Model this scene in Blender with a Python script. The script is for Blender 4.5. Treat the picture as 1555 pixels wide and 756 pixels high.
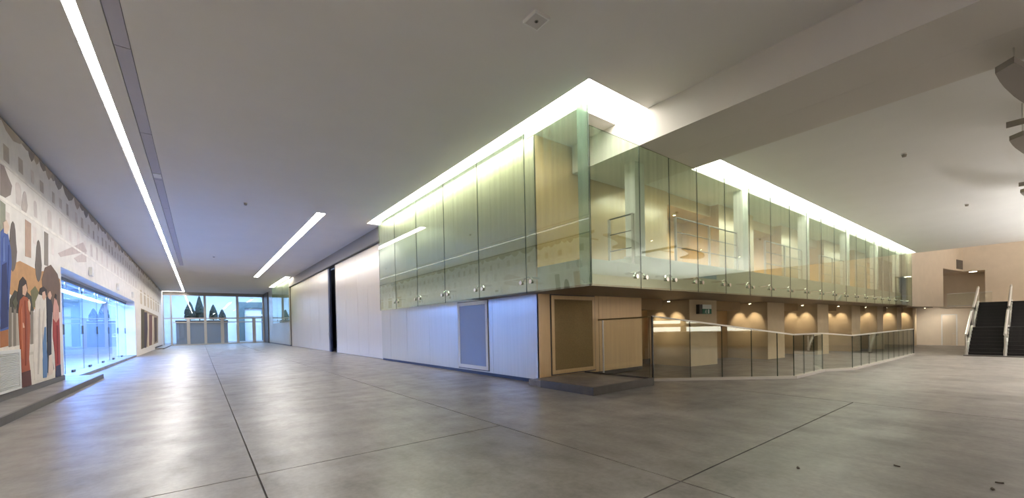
import bpy, math, random
from mathutils import Vector, Matrix
random.seed(7)
for _o in list(bpy.data.objects): bpy.data.objects.remove(_o)
SC = bpy.context.scene
COL = SC.collection
PI = math.pi

# ------------------------------------------------------------------ camera
YAW, PITCH, ROLL, CAM_H = 0.639919, -0.010415, -0.021522, 1.6
FPX, PCX, PCY = 615.48, 761.57, 501.15
fw = Vector((math.sin(YAW)*math.cos(PITCH), math.cos(YAW)*math.cos(PITCH), math.sin(PITCH)))
rt = Vector((math.cos(YAW), -math.sin(YAW), 0)); up = rt.cross(fw)
rt2 = rt*math.cos(ROLL)+up*math.sin(ROLL); up2 = -rt*math.sin(ROLL)+up*math.cos(ROLL)
cd = bpy.data.cameras.new('camera'); cam = bpy.data.objects.new('camera', cd); COL.objects.link(cam)
m = Matrix((rt2, up2, -fw)).transposed().to_4x4(); m.translation = Vector((0, 0, CAM_H)); cam.matrix_world = m
cd.sensor_width = 36; cd.lens = FPX/1555*36; cd.shift_x = (777.5-PCX)/1555; cd.shift_y = (PCY-378)/1555
cd.clip_start = 0.05; cd.clip_end = 300
SC.camera = cam

# ------------------------------------------------------------------ world, exposure, lamp strengths
SC.view_settings.view_transform = 'Standard'; SC.view_settings.look = 'None'
SC.view_settings.gamma = 1; SC.view_settings.use_curve_mapping = False
SC.view_settings.exposure = 0.0
W = bpy.data.worlds.new('world'); SC.world = W; W.use_nodes = True
W.node_tree.nodes['Background'].inputs[0].default_value = (0.55, 0.7, 1.0, 1)
W.node_tree.nodes['Background'].inputs[1].default_value = 0.25
L_STRIP, L_SHORT, L_COVE, L_COVE2, L_BLUE, L_ENTRY, L_HALL_ADDED, L_SKY = 72, 36, 15, 10, 185, 80, 82, 0.95
C_STRIP = (1.0, 0.955, 0.90); C_COVE = (1.0, 0.955, 0.86); C_BLUE = (0.15, 0.35, 1.0); C_ENTRY = (0.42, 0.62, 1.0)

# ------------------------------------------------------------------ materials
def srgb(r, g, b):
    f = lambda c: (c/255)/12.92 if c/255 <= .04045 else ((c/255+.055)/1.055)**2.4
    return (f(r), f(g), f(b), 1)
def mat(name, col, rough=.6, metal=0., spec=.5, noise=0., nscale=4., nstretch=(1, 1, 1), bump=0., bscale=60., coat=0., rough_var=0.):
    M = bpy.data.materials.new(name); M.use_nodes = True; nt = M.node_tree; b = nt.nodes['Principled BSDF']
    col = tuple(col)[:3]
    b.inputs['Base Color'].default_value = (*col, 1); b.inputs['Roughness'].default_value = rough
    b.inputs['Metallic'].default_value = metal; b.inputs['Specular IOR Level'].default_value = spec
    b.inputs['Coat Weight'].default_value = coat; b.inputs['Coat Roughness'].default_value = .22; b.inputs['Coat IOR'].default_value = 1.9
    if noise or rough_var or bump:
        tc = nt.nodes.new('ShaderNodeTexCoord'); mp = nt.nodes.new('ShaderNodeMapping')
        geo = nt.nodes.new('ShaderNodeNewGeometry'); nt.links.new(geo.outputs['Position'], mp.inputs[0])
        mp.inputs['Scale'].default_value = nstretch
        n = nt.nodes.new('ShaderNodeTexNoise'); n.inputs['Scale'].default_value = nscale; n.inputs['Detail'].default_value = 5
        n.inputs['Roughness'].default_value = .6
        nt.links.new(mp.outputs[0], n.inputs['Vector'])
        if noise:
            r = nt.nodes.new('ShaderNodeMapRange'); r.inputs[1].default_value = .3; r.inputs[2].default_value = .7
            r.inputs[3].default_value = 1-noise; r.inputs[4].default_value = 1+noise
            nt.links.new(n.outputs['Fac'], r.inputs[0])
            v = nt.nodes.new('ShaderNodeVectorMath'); v.operation = 'SCALE'; v.inputs[0].default_value = col
            nt.links.new(r.outputs[0], v.inputs['Scale']); nt.links.new(v.outputs[0], b.inputs['Base Color'])
        if rough_var:
            r = nt.nodes.new('ShaderNodeMapRange'); r.inputs[1].default_value = .3; r.inputs[2].default_value = .7
            r.inputs[3].default_value = max(.03, rough-rough_var); r.inputs[4].default_value = rough+rough_var
            nt.links.new(n.outputs['Fac'], r.inputs[0]); nt.links.new(r.outputs[0], b.inputs['Roughness'])
        if bump:
            n2 = nt.nodes.new('ShaderNodeTexNoise'); n2.inputs['Scale'].default_value = bscale
            nt.links.new(mp.outputs[0], n2.inputs['Vector'])
            bp = nt.nodes.new('ShaderNodeBump'); bp.inputs['Strength'].default_value = bump; bp.inputs['Distance'].default_value = .01
            nt.links.new(n2.outputs['Fac'], bp.inputs['Height']); nt.links.new(bp.outputs[0], b.inputs['Normal'])
    return M
def emis(name, col, s):
    M = bpy.data.materials.new(name); M.use_nodes = True; nt = M.node_tree
    b = nt.nodes['Principled BSDF']; b.inputs['Base Color'].default_value = (.8, .8, .8, 1)
    b.inputs['Emission Color'].default_value = (*col, 1); b.inputs['Emission Strength'].default_value = s
    return M
def glass(name, tint, ior=1.45, frit=None, gl_rough=0.0, haze=0.0, haze_col=(.6, .7, .55)):
    """thin architectural glass: tinted see-through plus Fresnel mirror; frit = (z_top, z_bottom, amount) printed vertical stripes"""
    M = bpy.data.materials.new(name); M.use_nodes = True; nt = M.node_tree; nd = nt.nodes; lk = nt.links
    nd.remove(nd['Principled BSDF']); out = nd['Material Output']
    tr = nd.new('ShaderNodeBsdfTransparent'); tr.inputs[0].default_value = (*tint, 1)
    gl = nd.new('ShaderNodeBsdfGlossy'); gl.inputs['Roughness'].default_value = gl_rough; gl.inputs[0].default_value = (.95, 1, .97, 1)
    lw = nd.new('ShaderNodeLayerWeight'); lw.inputs[0].default_value = .5
    p5 = nd.new('ShaderNodeMath'); p5.operation = 'POWER'; p5.inputs[1].default_value = 5; lk.new(lw.outputs['Facing'], p5.inputs[0])
    f0 = ((ior-1)/(ior+1))**2
    fr = nd.new('ShaderNodeMath'); fr.operation = 'MULTIPLY_ADD'; fr.inputs[1].default_value = 1-f0; fr.inputs[2].default_value = f0; lk.new(p5.outputs[0], fr.inputs[0])
    mx = nd.new('ShaderNodeMixShader'); lk.new(fr.outputs[0], mx.inputs[0]); lk.new(tr.outputs[0], mx.inputs[1]); lk.new(gl.outputs[0], mx.inputs[2])
    last = mx
    if frit or haze:
        geo = nd.new('ShaderNodeNewGeometry'); sp = nd.new('ShaderNodeSeparateXYZ'); lk.new(geo.outputs['Position'], sp.inputs[0])
        ad = nd.new('ShaderNodeMath'); ad.operation = 'ADD'; lk.new(sp.outputs['X'], ad.inputs[0]); lk.new(sp.outputs['Y'], ad.inputs[1])
        cb = nd.new('ShaderNodeCombineXYZ'); lk.new(ad.outputs[0], cb.inputs[0])
        ns = nd.new('ShaderNodeTexNoise'); ns.inputs['Scale'].default_value = 7; ns.inputs['Detail'].default_value = 4; lk.new(cb.outputs[0], ns.inputs['Vector'])
        zt, zb, am = frit or (7, 2, haze)
        mr = nd.new('ShaderNodeMapRange'); mr.inputs[1].default_value = zb; mr.inputs[2].default_value = zt; mr.inputs[3].default_value = 0; mr.inputs[4].default_value = 1
        lk.new(sp.outputs['Z'], mr.inputs[0])
        pw = nd.new('ShaderNodeMath'); pw.operation = 'POWER'; pw.inputs[1].default_value = 1.6; lk.new(mr.outputs[0], pw.inputs[0])
        nr = nd.new('ShaderNodeMapRange'); nr.inputs[1].default_value = .35; nr.inputs[2].default_value = .65; nr.inputs[3].default_value = .12; nr.inputs[4].default_value = 1.0
        lk.new(ns.outputs['Fac'], nr.inputs[0])
        mu = nd.new('ShaderNodeMath'); mu.operation = 'MULTIPLY'; lk.new(pw.outputs[0], mu.inputs[0]); lk.new(nr.outputs[0], mu.inputs[1])
        m2 = nd.new('ShaderNodeMath'); m2.operation = 'MULTIPLY_ADD'; m2.inputs[1].default_value = am; m2.inputs[2].default_value = haze; lk.new(mu.outputs[0], m2.inputs[0])
        m2.use_clamp = True
        tl = nd.new('ShaderNodeBsdfTranslucent'); tl.inputs[0].default_value = (*haze_col, 1)
        df = nd.new('ShaderNodeBsdfDiffuse'); df.inputs[0].default_value = (*haze_col, 1)
        h = nd.new('ShaderNodeMixShader'); h.inputs[0].default_value = .5; lk.new(tl.outputs[0], h.inputs[1]); lk.new(df.outputs[0], h.inputs[2])
        fm = nd.new('ShaderNodeMixShader'); lk.new(m2.outputs[0], fm.inputs[0]); lk.new(mx.outputs[0], fm.inputs[1]); lk.new(h.outputs[0], fm.inputs[2])
        last = fm
    lk.new(last.outputs[0], out.inputs[0])
    return M

MT = {}
def floor_mat():
    M = mat('polished_concrete', (.17, .155, .143), rough=.36, spec=.45); nt = M.node_tree; nd = nt.nodes; lk = nt.links; b = nd['Principled BSDF']
    geo = nd.new('ShaderNodeNewGeometry')
    def noise(sc, stretch, det, lo, hi, a=.3, c=.7):
        mp = nd.new('ShaderNodeMapping'); mp.inputs['Scale'].default_value = stretch; lk.new(geo.outputs['Position'], mp.inputs[0])
        n = nd.new('ShaderNodeTexNoise'); n.inputs['Scale'].default_value = sc; n.inputs['Detail'].default_value = det; n.inputs['Roughness'].default_value = .62; lk.new(mp.outputs[0], n.inputs['Vector'])
        r = nd.new('ShaderNodeMapRange'); r.inputs[1].default_value = a; r.inputs[2].default_value = c; r.inputs[3].default_value = lo; r.inputs[4].default_value = hi; lk.new(n.outputs['Fac'], r.inputs[0]); return r.outputs[0]
    def mul(x, y):
        m_ = nd.new('ShaderNodeMath'); m_.operation = 'MULTIPLY'; lk.new(x, m_.inputs[0]); lk.new(y, m_.inputs[1]); return m_.outputs[0]
    f = mul(mul(noise(.35, (1, 1, 1), 3, .80, 1.20), noise(2.2, (1, .6, 1), 6, .74, 1.26)), noise(16, (1, 1, 1), 4, .86, 1.14))
    v = nd.new('ShaderNodeVectorMath'); v.operation = 'SCALE'; v.inputs[0].default_value = (.17, .155, .143); lk.new(f, v.inputs['Scale']); lk.new(v.outputs[0], b.inputs['Base Color'])
    lk.new(noise(1.7, (.6, 1.2, 1), 6, .295, .43), b.inputs['Roughness'])
    lk.new(noise(2.6, (1, .5, 1), 6, .18, .72), b.inputs['Specular IOR Level'])
    return M
MT['floor'] = floor_mat()
MT['joint'] = mat('dark_joint', (.05, .045, .04), rough=.8)
MT['ceil'] = mat('ceiling_paint', (.77, .745, .72), rough=.75, noise=.02, nscale=.6)
MT['ceil2'] = mat('hall_ceiling_paint', (.74, .73, .72), rough=.75, noise=.02, nscale=.6)
MT['beam'] = mat('beam_paint', (.66, .62, .58), rough=.7)
MT['plate'] = mat('speaker_plate', (.60, .565, .55), rough=.5)
MT['white'] = mat('white_paint', (.8, .79, .77), rough=.55, noise=.02)
MT['room'] = mat('side_room_paint', (.30, .31, .33), rough=.6)
MT['cream'] = mat('cream_plaster', (.70, .60, .48), rough=.65, noise=.04, nscale=1.5)
MT['mural'] = mat('mural_plaster', (.83, .785, .735), rough=.7, noise=.07, nscale=2.2, bump=.03)
MT['gold'] = mat('gold_panel', (.62, .42, .19), rough=.38, metal=.35, spec=.6, noise=.07, nscale=3, nstretch=(4, 4, .15), coat=1.0)
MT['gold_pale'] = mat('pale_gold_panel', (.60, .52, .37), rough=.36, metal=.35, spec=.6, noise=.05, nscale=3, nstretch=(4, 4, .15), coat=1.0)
MT['gold_dark'] = mat('bronze_mesh', (.27, .19, .08), rough=.5, metal=.4, noise=.1, nscale=30)
MT['champ'] = mat('champagne_panel', (.70, .60, .47), rough=.35, metal=.3, spec=.6, noise=.04, nscale=3, nstretch=(4, 4, .15), coat=.6)
MT['dark'] = mat('dark_stone', (.075, .068, .062), rough=.45, noise=.12, nscale=6)
MT['black'] = mat('black_void', (.008, .008, .01), rough=.8)
MT['navy'] = mat('dark_blue_edge', (.02, .026, .06), rough=.5)
MT['fascia'] = mat('grey_fascia', (.30, .27, .235), rough=.7)
MT['g_edge'] = mat('glass_edge', (.035, .06, .045), rough=.2)
MT['cap'] = mat('satin_cap', (.80, .77, .70), rough=.35, metal=.6)
MT['steel'] = mat('brushed_steel', (.70, .68, .65), rough=.28, metal=1., noise=.05, nscale=20)
MT['chrome'] = mat('chrome', (.75, .75, .73), rough=.12, metal=1.)
MT['dsteel'] = mat('dark_steel', (.10, .10, .095), rough=.35, metal=.8)
MT['alu'] = mat('aluminium_frame', (.52, .49, .45), rough=.4, metal=.5)
MT['slat'] = mat('white_lacquer', (.74, .73, .70), rough=.4)
MT['mesh_grey'] = mat('perforated_grey', (.26, .27, .30), rough=.45, metal=.4, noise=.05, nscale=60)
MT['stair'] = mat('black_rubber', (.006, .005, .005), rough=.45, spec=.35)
MT['nose'] = mat('stair_nosing', (.018, .014, .012), rough=.4, spec=.4)
MT['lilac'] = mat('diffuser_strip', (.50, .475, .53), rough=.55)
MT['baffle'] = mat('brown_baffle', (.27, .235, .205), rough=.6)
MT['leaf'] = mat('cypress_green', (.018, .028, .018), rough=.8, noise=.3, nscale=9)
MT['trunk'] = mat('trunk', (.06, .045, .03), rough=.8)
MT['bluewall'] = mat('pale_blue_wall', (.62, .70, .76), rough=.7, noise=.06, nscale=1)
MT['teal'] = mat('teal_frame', (.10, .15, .16), rough=.4, metal=.3)
MT['slab'] = mat('slab_edge', (.42, .46, .36), rough=.5)
MT['bronze'] = mat('bronze_soffit', (.22, .165, .11), rough=.45, metal=.2)
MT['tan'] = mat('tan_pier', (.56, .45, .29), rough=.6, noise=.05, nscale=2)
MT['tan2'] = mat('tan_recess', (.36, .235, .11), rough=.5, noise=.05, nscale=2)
MT['green'] = mat('exit_green', (.01, .16, .10), rough=.4)
MT['sign_white'] = mat('sign_white', (.7, .75, .72), rough=.4)
MT['e_strip'] = emis('strip_diffuser', C_STRIP, L_STRIP)
MT['e_short'] = emis('short_strip_diffuser', C_STRIP, L_SHORT)
MT['e_cove'] = emis('cove_diffuser', C_COVE, L_COVE)
MT['e_cove2'] = emis('hall_cove_diffuser', C_COVE, L_COVE2)
MT['e_blue'] = emis('cool_tube', C_BLUE, L_BLUE)
MT['e_entry'] = emis('lobby_tube', C_ENTRY, L_ENTRY)
MT['e_hall'] = emis('hall_tube', (1, .97, .93), L_HALL_ADDED)
MT['e_sky'] = emis('skylight_panel', (1, .92, .82), L_SKY)
MT['e_spot'] = emis('spot_lens', (1, .82, .55), 30)
MT['g_screen'] = glass('green_screen_glass', (.865, .925, .855), ior=2.2, frit=(6.9, 3.0, .26), haze=.008, haze_col=(.52, .68, .50))
MT['g_rail'] = glass('rail_glass', (.96, .965, .93), ior=1.6)
MT['g_door'] = glass('door_glass', (.95, .975, .985), ior=1.45)
MT['g_fin'] = glass('fin_glass', (.88, .93, .90), ior=1.5, haze=.3, haze_col=(.62, .74, .70))

# ------------------------------------------------------------------ geometry helpers
ORG = {}
def link(o, parent=None):
    COL.objects.link(o)
    if parent is not None: o.parent = parent
    return o
def root_of(o):
    while o.parent is not None: o = o.parent
    return o
class MB:
    def __init__(s): s.v = []; s.f = []; s.mi = []; s.cur = 0
    def box(s, x0, x1, y0, y1, z0, z1):
        b = len(s.v)
        s.v += [(x0, y0, z0), (x1, y0, z0), (x1, y1, z0), (x0, y1, z0), (x0, y0, z1), (x1, y0, z1), (x1, y1, z1), (x0, y1, z1)]
        for f in ((0, 3, 2, 1), (4, 5, 6, 7), (0, 1, 5, 4), (1, 2, 6, 5), (2, 3, 7, 6), (3, 0, 4, 7)): s.f.append(tuple(b+i for i in f)); s.mi.append(s.cur)
        return s
    def hexa(s, lo, hi):
        """lo, hi: four corner points each (counter-clockwise seen from above)"""
        b = len(s.v); s.v += [tuple(p) for p in lo]+[tuple(p) for p in hi]; n = len(lo)
        s.f.append(tuple(b+i for i in reversed(range(n)))); s.f.append(tuple(b+n+i for i in range(n))); s.mi += [s.cur]*2
        for i in range(n):
            j = (i+1) % n; s.f.append((b+i, b+j, b+n+j, b+n+i)); s.mi.append(s.cur)
        return s
    def cyl(s, a, b_, r, n=10, r2=None):
        a = Vector(a); c = Vector(b_); d = (c-a).normalized(); r2 = r if r2 is None else r2
        u = d.orthogonal().normalized(); w = d.cross(u); b = len(s.v)
        for k, (p, q) in enumerate(((a, r), (c, r2))):
            for i in range(n):
                t = 2*PI*i/n; s.v.append(tuple(p+u*math.cos(t)*q+w*math.sin(t)*q))
        for i in range(n): j = (i+1) % n; s.f.append((b+i, b+j, b+n+j, b+n+i)); s.mi.append(s.cur)
        s.f.append(tuple(b+i for i in reversed(range(n)))); s.f.append(tuple(b+n+i for i in range(n))); s.mi += [s.cur]*2
        return s
    def tube(s, pts, r, n=8):
        for a, b in zip(pts[:-1], pts[1:]): s.cyl(a, b, r, n)
        return s
    def lathe(s, c, prof, n=14, jit=0):
        b = len(s.v); k = len(prof)
        for (r, z) in prof:
            for i in range(n):
                q = r*(1+random.uniform(-jit, jit)); t = 2*PI*i/n; s.v.append((c[0]+q*math.cos(t), c[1]+q*math.sin(t), c[2]+z))
        for j in range(k-1):
            for i in range(n):
                i2 = (i+1) % n; s.f.append((b+j*n+i, b+j*n+i2, b+(j+1)*n+i2, b+(j+1)*n+i)); s.mi.append(s.cur)
        s.f.append(tuple(b+i for i in reversed(range(n)))); s.f.append(tuple(b+(k-1)*n+i for i in range(n))); s.mi += [s.cur]*2
        return s
    def build(s, name, m, parent=None, kind=None, smooth=False):
        off = Vector((0, 0, 0))
        if parent is not None: off = root_of(parent).location
        me = bpy.data.meshes.new(name); me.from_pydata([tuple(Vector(p)-off) for p in s.v], [], s.f)
        for x in (m if isinstance(m, (list, tuple)) else [m]): me.materials.append(MT[x] if isinstance(x, str) else x)
        if isinstance(m, (list, tuple)): me.polygons.foreach_set('material_index', s.mi)
        if smooth: me.polygons.foreach_set('use_smooth', [True]*len(me.polygons))
        me.update(); o = bpy.data.objects.new(name, me); link(o, parent)
        if kind: o['kind'] = kind
        return o
def bx(name, dims, m, parent=None, kind=None):
    b = MB()
    for d in ([dims] if not isinstance(dims[0], (tuple, list)) else dims): b.box(*d)
    return b.build(name, m, parent, kind)
def thing(name, label, cat, loc=(0, 0, 0), group=None, kind=None):
    o = bpy.data.objects.new(name, None); o.empty_display_size = .1; o.location = loc; link(o); tag(o, label, cat, group, kind); return o
def tag(o, label=None, cat=None, group=None, kind=None):
    if label: o['label'] = label
    if cat: o['category'] = cat
    if group: o['group'] = group
    if kind: o['kind'] = kind
    return o
def bevel(o, w=.01, seg=2):
    md = o.modifiers.new('bevel', 'BEVEL'); md.width = w; md.segments = seg; md.limit_method = 'ANGLE'; return o

def pane(name, lo, hi, m, parent, edge='g_edge'):
    """glass sheet between two quads; its four cut edges get the edge colour. lo/hi are the two large faces"""
    b = MB(); n = len(lo); b.v = [tuple(p) for p in lo]+[tuple(p) for p in hi]
    b.f = [tuple(reversed(range(n))), tuple(range(n, 2*n))]; b.mi = [0, 0]
    for i in range(n): j = (i+1) % n; b.f.append((i, j, n+j, n+i)); b.mi.append(1)
    return b.build(name, [m, edge], parent)
def pane_x(name, x, th, y0, y1, z0, z1, m, parent):   # sheet in a plane of constant x
    return pane(name, [(x-th, y0, z0), (x-th, y1, z0), (x-th, y1, z1), (x-th, y0, z1)], [(x+th, y0, z0), (x+th, y1, z0), (x+th, y1, z1), (x+th, y0, z1)], m, parent)
def pane_y(name, y, th, x0, x1, z0, z1, m, parent):   # sheet in a plane of constant y
    return pane(name, [(x1, y-th, z0), (x0, y-th, z0), (x0, y-th, z1), (x1, y-th, z1)], [(x1, y+th, z0), (x0, y+th, z0), (x0, y+th, z1), (x1, y+th, z1)], m, parent)

# ================================================================== STRUCTURE
ZC = 6.8            # corridor ceiling
ZH = 6.4            # right hall ceiling
XW = -3.6           # face of the mural wall
XG = 7.45           # gold wall face on the corridor
GX, GY = 6.97, 6.0  # planes of the hung glass screens
XC = 9.95; SL = 1.06/(55-9.95)
def fz(x): return 0. if x <= XC else -SL*(x-XC)

# floor: concrete slabs with open joints over a dark bed
fl = MB(); fl.box(-16, XC, -14, 84, -.4, -.03); fl.hexa([(XC, -14, -.5), (57, -14, fz(57)-.5), (57, 11, fz(57)-.5), (XC, 11, -.5)], [(XC, -14, -.03), (57, -14, fz(57)-.03), (57, 11, fz(57)-.03), (XC, 11, -.03)])
floor = fl.build('floor', 'joint', kind='structure')
G = .009
xe = [-5.2, .48, 3.84, XC]; ye = [-14, -6, 2.2, 5.25, 15, 25, 35, 45, 55, 66.2]
for i in range(3):
    ys = ye if i < 2 else [y for y in ye if y != 5.25]
    for a, b in zip(ys[:-1], ys[1:]):
        bx('slab', (xe[i]+G, xe[i+1]-G, a+G, b-G, -.03, 0), 'floor', floor)
for a, b in ((-14, 11),):
    for x0, x1 in ((XC, 55.4),):
        s = MB(); s.hexa([(x0+G, a+G, -.03), (x1, a+G, fz(x1)-.03), (x1, b-G, fz(x1)-.03), (x0+G, b-G, -.03)], [(x0+G, a+G, 0), (x1, a+G, fz(x1)), (x1, b-G, fz(x1)), (x0+G, b-G, 0)]); s.build('slab', 'floor', floor)
bx('slab', (-16, -5.2-G, 17, 46, -.03, 0), 'floor', floor)
bx('slab', (-5.2, XC, 66.2+G, 83, -.03, 0), 'floor', floor)

# corridor ceiling, with slots for the light strip, the air strip and the coves
SX0, SX1 = -1.62, -1.43; AX0, AX1 = -1.13, -.88; T = ZC+.25
c = MB()
for (x0, x1, y0, y1) in ((XW-.9, SX0, -14, 65.25), (SX0, SX1, -14, -8), (SX1, AX0, -14, 65.45), (AX0, AX1, 40, 65.45), (XW-.9, SX1, 65.45, 66.3), (SX1, AX1, 65.45, 66.3),
                          (AX1, 4.3, -14, 66.3), (4.3, 4.66, -14, 19.3), (4.3, 4.66, 45.5, 66.3), (4.66, 6.74, -14, 66.3),
                          (6.74, 9.0, -14, 5.76), (XG-.02, 9.0, 6.7, 8.7), (6.74, 7.7, 20.0, 43.9), (6.74, 9.0, 55.5, 66.3)):
    c.box(x0, x1, y0, y1, ZC, T)
c.build('ceiling', 'ceil', kind='structure')
bx('ceiling_plenum', (XW-.9, 9.0, -14, 66.3, T+.25, T+.3), 'white', kind='structure')
# right hall ceiling with its cove slot along the gallery
bx('ceiling_right', [(11.45, 43.0, -14, 5.76, ZH, ZH+.3), (43.0, 43.15, -14, 7, ZH, 9.4)], 'ceil2', kind='structure')
bx('ceiling_gallery', [(9.0, 43.0, 6.65, 11, ZH, ZH+.2)], 'ceil2', kind='structure')
bx('ceiling_skylight_well', [(43.15, 56, -14, 8, 9.4, 9.6)], 'white', kind='structure')
# beam running past the camera and on through the gallery corner
beam = thing('trim_beam', None, None, (9, -14, 0), kind='structure')
bx('beam_half', (8.85, 10.20, -14, 8.25, 6.0, 7.1), 'beam', beam)
bx('beam_half', (10.215, 11.5, -14, 8.25, 6.005, 7.1), 'beam', beam)
bx('beam_core', (8.9, 11.4, -14, 8.25, 6.1, 7.05), 'joint', beam)

# mural wall on the left, with the wide glazed opening
bx('wall_left', [(XW-1.2, XW, -14, 19.2, 0, 6.70), (XW-1.2, XW, 38.0, 62.5, 0, 6.70), (XW-1.2, XW, 19.2, 38.0, 3.85, 6.70)], 'mural', kind='structure')
bx('trim_shadow_gap', (XW-1.1, XW-.06, -14, 66, 6.70, ZC), 'black', kind='structure')
bx('wall_left_end', (XW-.3, XW-.05, 62.5, 66.2, 0, 6.70), 'white', kind='structure')
bx('wall_behind', (-5, 57, -14.3, -14, -1.5, 7.1), 'cream', kind='structure')
# blue-lit room behind the glazed doors
bx('wall_side_room', [(-11.2, -11, 16.5, 46, 0, 4.2), (-11, XW-1.2, 16.3, 16.5, 0, 4.2), (-11, XW-1.2, 46, 46.2, 0, 4.2)], 'room', kind='structure')
bx('ceiling_side_room', (-11.2, XW-1.2, 16.3, 46.2, 4.2, 4.35), 'room', kind='structure')
bx('baseboard_side_room', [(-11, -10.96, 16.5, 46, 0.0, .16)], 'dark', kind='structure')
bx('floor_side_room', (XW-1.2, XW+.02, 19.2, 38.0, 0, .12), 'floor', kind='structure')
bx('trim_door_jamb', [(XW-1.2, XW-.0, 37.95, 38.0, .12, 3.85), (XW-1.2, XW-.0, 19.2, 19.25, .12, 3.85)], 'white', kind='structure')
bx('baseboard_left', [(XW, XW+.03, -14, 19.2, .15, .30), (XW, XW+.03, 53, 62.5, .12, .24)], 'dark', kind='structure')

# gold core: wall of tall panels on the corridor
core = bx('wall_core_left', [(XG+.06, XG+.4, 8.36, 20.25, .0, T), (XG+.06, XG+.4, 46.4, 62.2, .0, T)], 'dark', kind='structure')
ys = [8.30, 10.47, 12.64, 14.89, 17.1, 19.04, 20.22]
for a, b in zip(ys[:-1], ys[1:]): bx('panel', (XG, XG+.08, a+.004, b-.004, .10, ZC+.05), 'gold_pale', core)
ys = [46.45, 50.3, 54.2, 58.2, 62.2]
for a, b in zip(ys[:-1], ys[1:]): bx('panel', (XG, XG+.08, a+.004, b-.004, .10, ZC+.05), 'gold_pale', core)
bx('baseboard_core', [(XG+.02, XG+.07, 8.36, 20.2, 0, .10), (XG+.02, XG+.07, 46.4, 62.2, 0, .10)], 'navy', kind='structure')
bx('trim_end_pillar', (7.35, 8.4, 62.2, 66.2, 0, ZC), 'dark', kind='structure')
bx('trim_door_head', [(XG-.02, XG+.12, 20.25, 46.4, 6.10, ZC+.02)], 'fascia', kind='structure')
bx('trim_door_head_track', [(XG-.03, XG+.4, 20.25, 46.4, 6.04, 6.10)], 'dark', kind='structure')
bx('wall_dark_room', [(9.4, 9.5, 20.25, 46.4, 0, 6.8), (XG+.4, 9.5, 20.2, 20.25, 0, 6.8), (XG+.4, 9.5, 46.4, 46.45, 0, 6.8)], 'navy', kind='structure')
# sliding doors of champagne panels: two runs with a dark gap between
for n, run in enumerate(([20.42, 22.6, 24.4, 26.8, 29.2], [31.15, 34.2, 37.3, 40.4, 43.4, 46.3])):
    d = thing('door_%d' % (n+1), None, None, (XG+.2, run[0], 0), kind='structure')
    for a, b in zip(run[:-1], run[1:]): bx('door_leaf', (XG+.12, XG+.2, a+.006, b-.006, .02, 6.03), 'champ', d)
    e = run[-1] if n == 0 else run[0]
    bx('door_edge', (XG+.1, XG+.22, *((e, e+.06) if n == 0 else (e-.42, e-.006)), .02, 6.03), 'dsteel' if n == 0 else 'navy', d)
    if n == 1:
        h = MB(); h.box(XG+.06, XG+.1, e-.1, e-.06, 1.0, 1.4); h.build('door_pull', 'steel', d)

# gold core: front side under and behind the gallery glass
front = bx('wall_core_front', [(XG+.09, 12.2, 8.36, 8.6, 0, T)], 'dark', kind='structure')
bx('panel', (XG, 9.95, 8.30, 8.36, .12, 2.50), 'gold', front)
bx('panel', (9.96, 12.2, 8.30, 8.36, .12, 2.50), 'gold', front)
bx('panel', (XG, 12.2, 8.30, 8.36, 2.51, ZC), 'gold', front)
bx('baseboard_core_front', (XG+.09, 12.2, 8.32, 8.36, 0, .12), 'dark', kind='structure')
# gallery slab and its soffit
slab = MB(); slab.box(XG+.0, 9.6, 6.55, 8.3, 2.5, 3.18); slab.box(9.6, 43.0, 6.55, 11.0, 2.5, 3.42); slab.build('floor_gallery', 'slab', kind='structure')
so = MB(); so.hexa([(GX+.05, GY+.04, 2.46), (43, GY+.04, 2.46), (43, 11, 2.46), (GX+.05, 11, 2.46)], [(GX+.05, GY+.04, 2.5), (43, GY+.04, 2.5), (43, 11, 2.5), (GX+.05, 11, 2.5)])
so.build('ceiling_soffit', 'bronze', kind='structure')

# piers and niches under the gallery
def yp(x): return 8.3-.0311*(x-12.2)
def xr(r): return r*(8.3+.0311*12.2)/(1+.0311*r)
PR = [(1.473, 1.473), (1.84, 2.12), (2.73, 3.015), (3.62, 3.90), (4.49, 4.80), (5.38, 5.66), (6.27, 6.55), (7.15, 7.47)]
NICHE = []
for k, (ra, rb) in enumerate(PR):
    x0, x1 = xr(ra), xr(rb); y = yp((x0+x1)/2); zb = fz(x1)-.02
    if k: 
        p = bx('wall_pier', (x0, x1, y, y+1.9, zb, 2.46), 'tan', kind='structure')
    if k+1 < len(PR):
        xa, xb = x1, xr(PR[k+1][0]); y = yp((xa+xb)/2); NICHE.append((xa, xb, y))
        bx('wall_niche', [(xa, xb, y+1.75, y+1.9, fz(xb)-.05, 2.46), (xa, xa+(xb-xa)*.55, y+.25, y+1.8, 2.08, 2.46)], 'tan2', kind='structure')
bx('baseboard_niche', [(12.3, 50, 9.9, 9.93, -1.0, .1)], 'dark', kind='structure')
bx('wall_core_deep', (12.2, 56, 10.4, 10.6, -1.4, 9.5), 'gold', kind='structure')

# upper gallery: back wall of gold piers with lit recesses, ceiling above
gp = []
for k in range(6):
    xa = 12.2+6.6*k
    bx('wall_gallery_recess', [(xa+1.7, xa+5.0, 9.6, 9.75, 3.42, ZH), (xa+1.7, xa+5.0, 8.35, 9.6, 5.95, ZH)], 'gold', kind='structure')
    bx('wall_gallery_pier', [(xa+5.0, xa+8.3 if k < 5 else 43.0, 8.0, 9.75, 3.42, ZH)], 'gold', kind='structure')
    gp.append(xa)
bx('wall_gallery_pier', (12.2, 13.9, 8.3, 9.75, 3.42, ZH), 'gold', kind='structure')

bx('ceiling_end_soffit', [(43.0, 55, 6.3, 11, 2.42, 2.5)], 'bronze', kind='structure')
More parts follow.
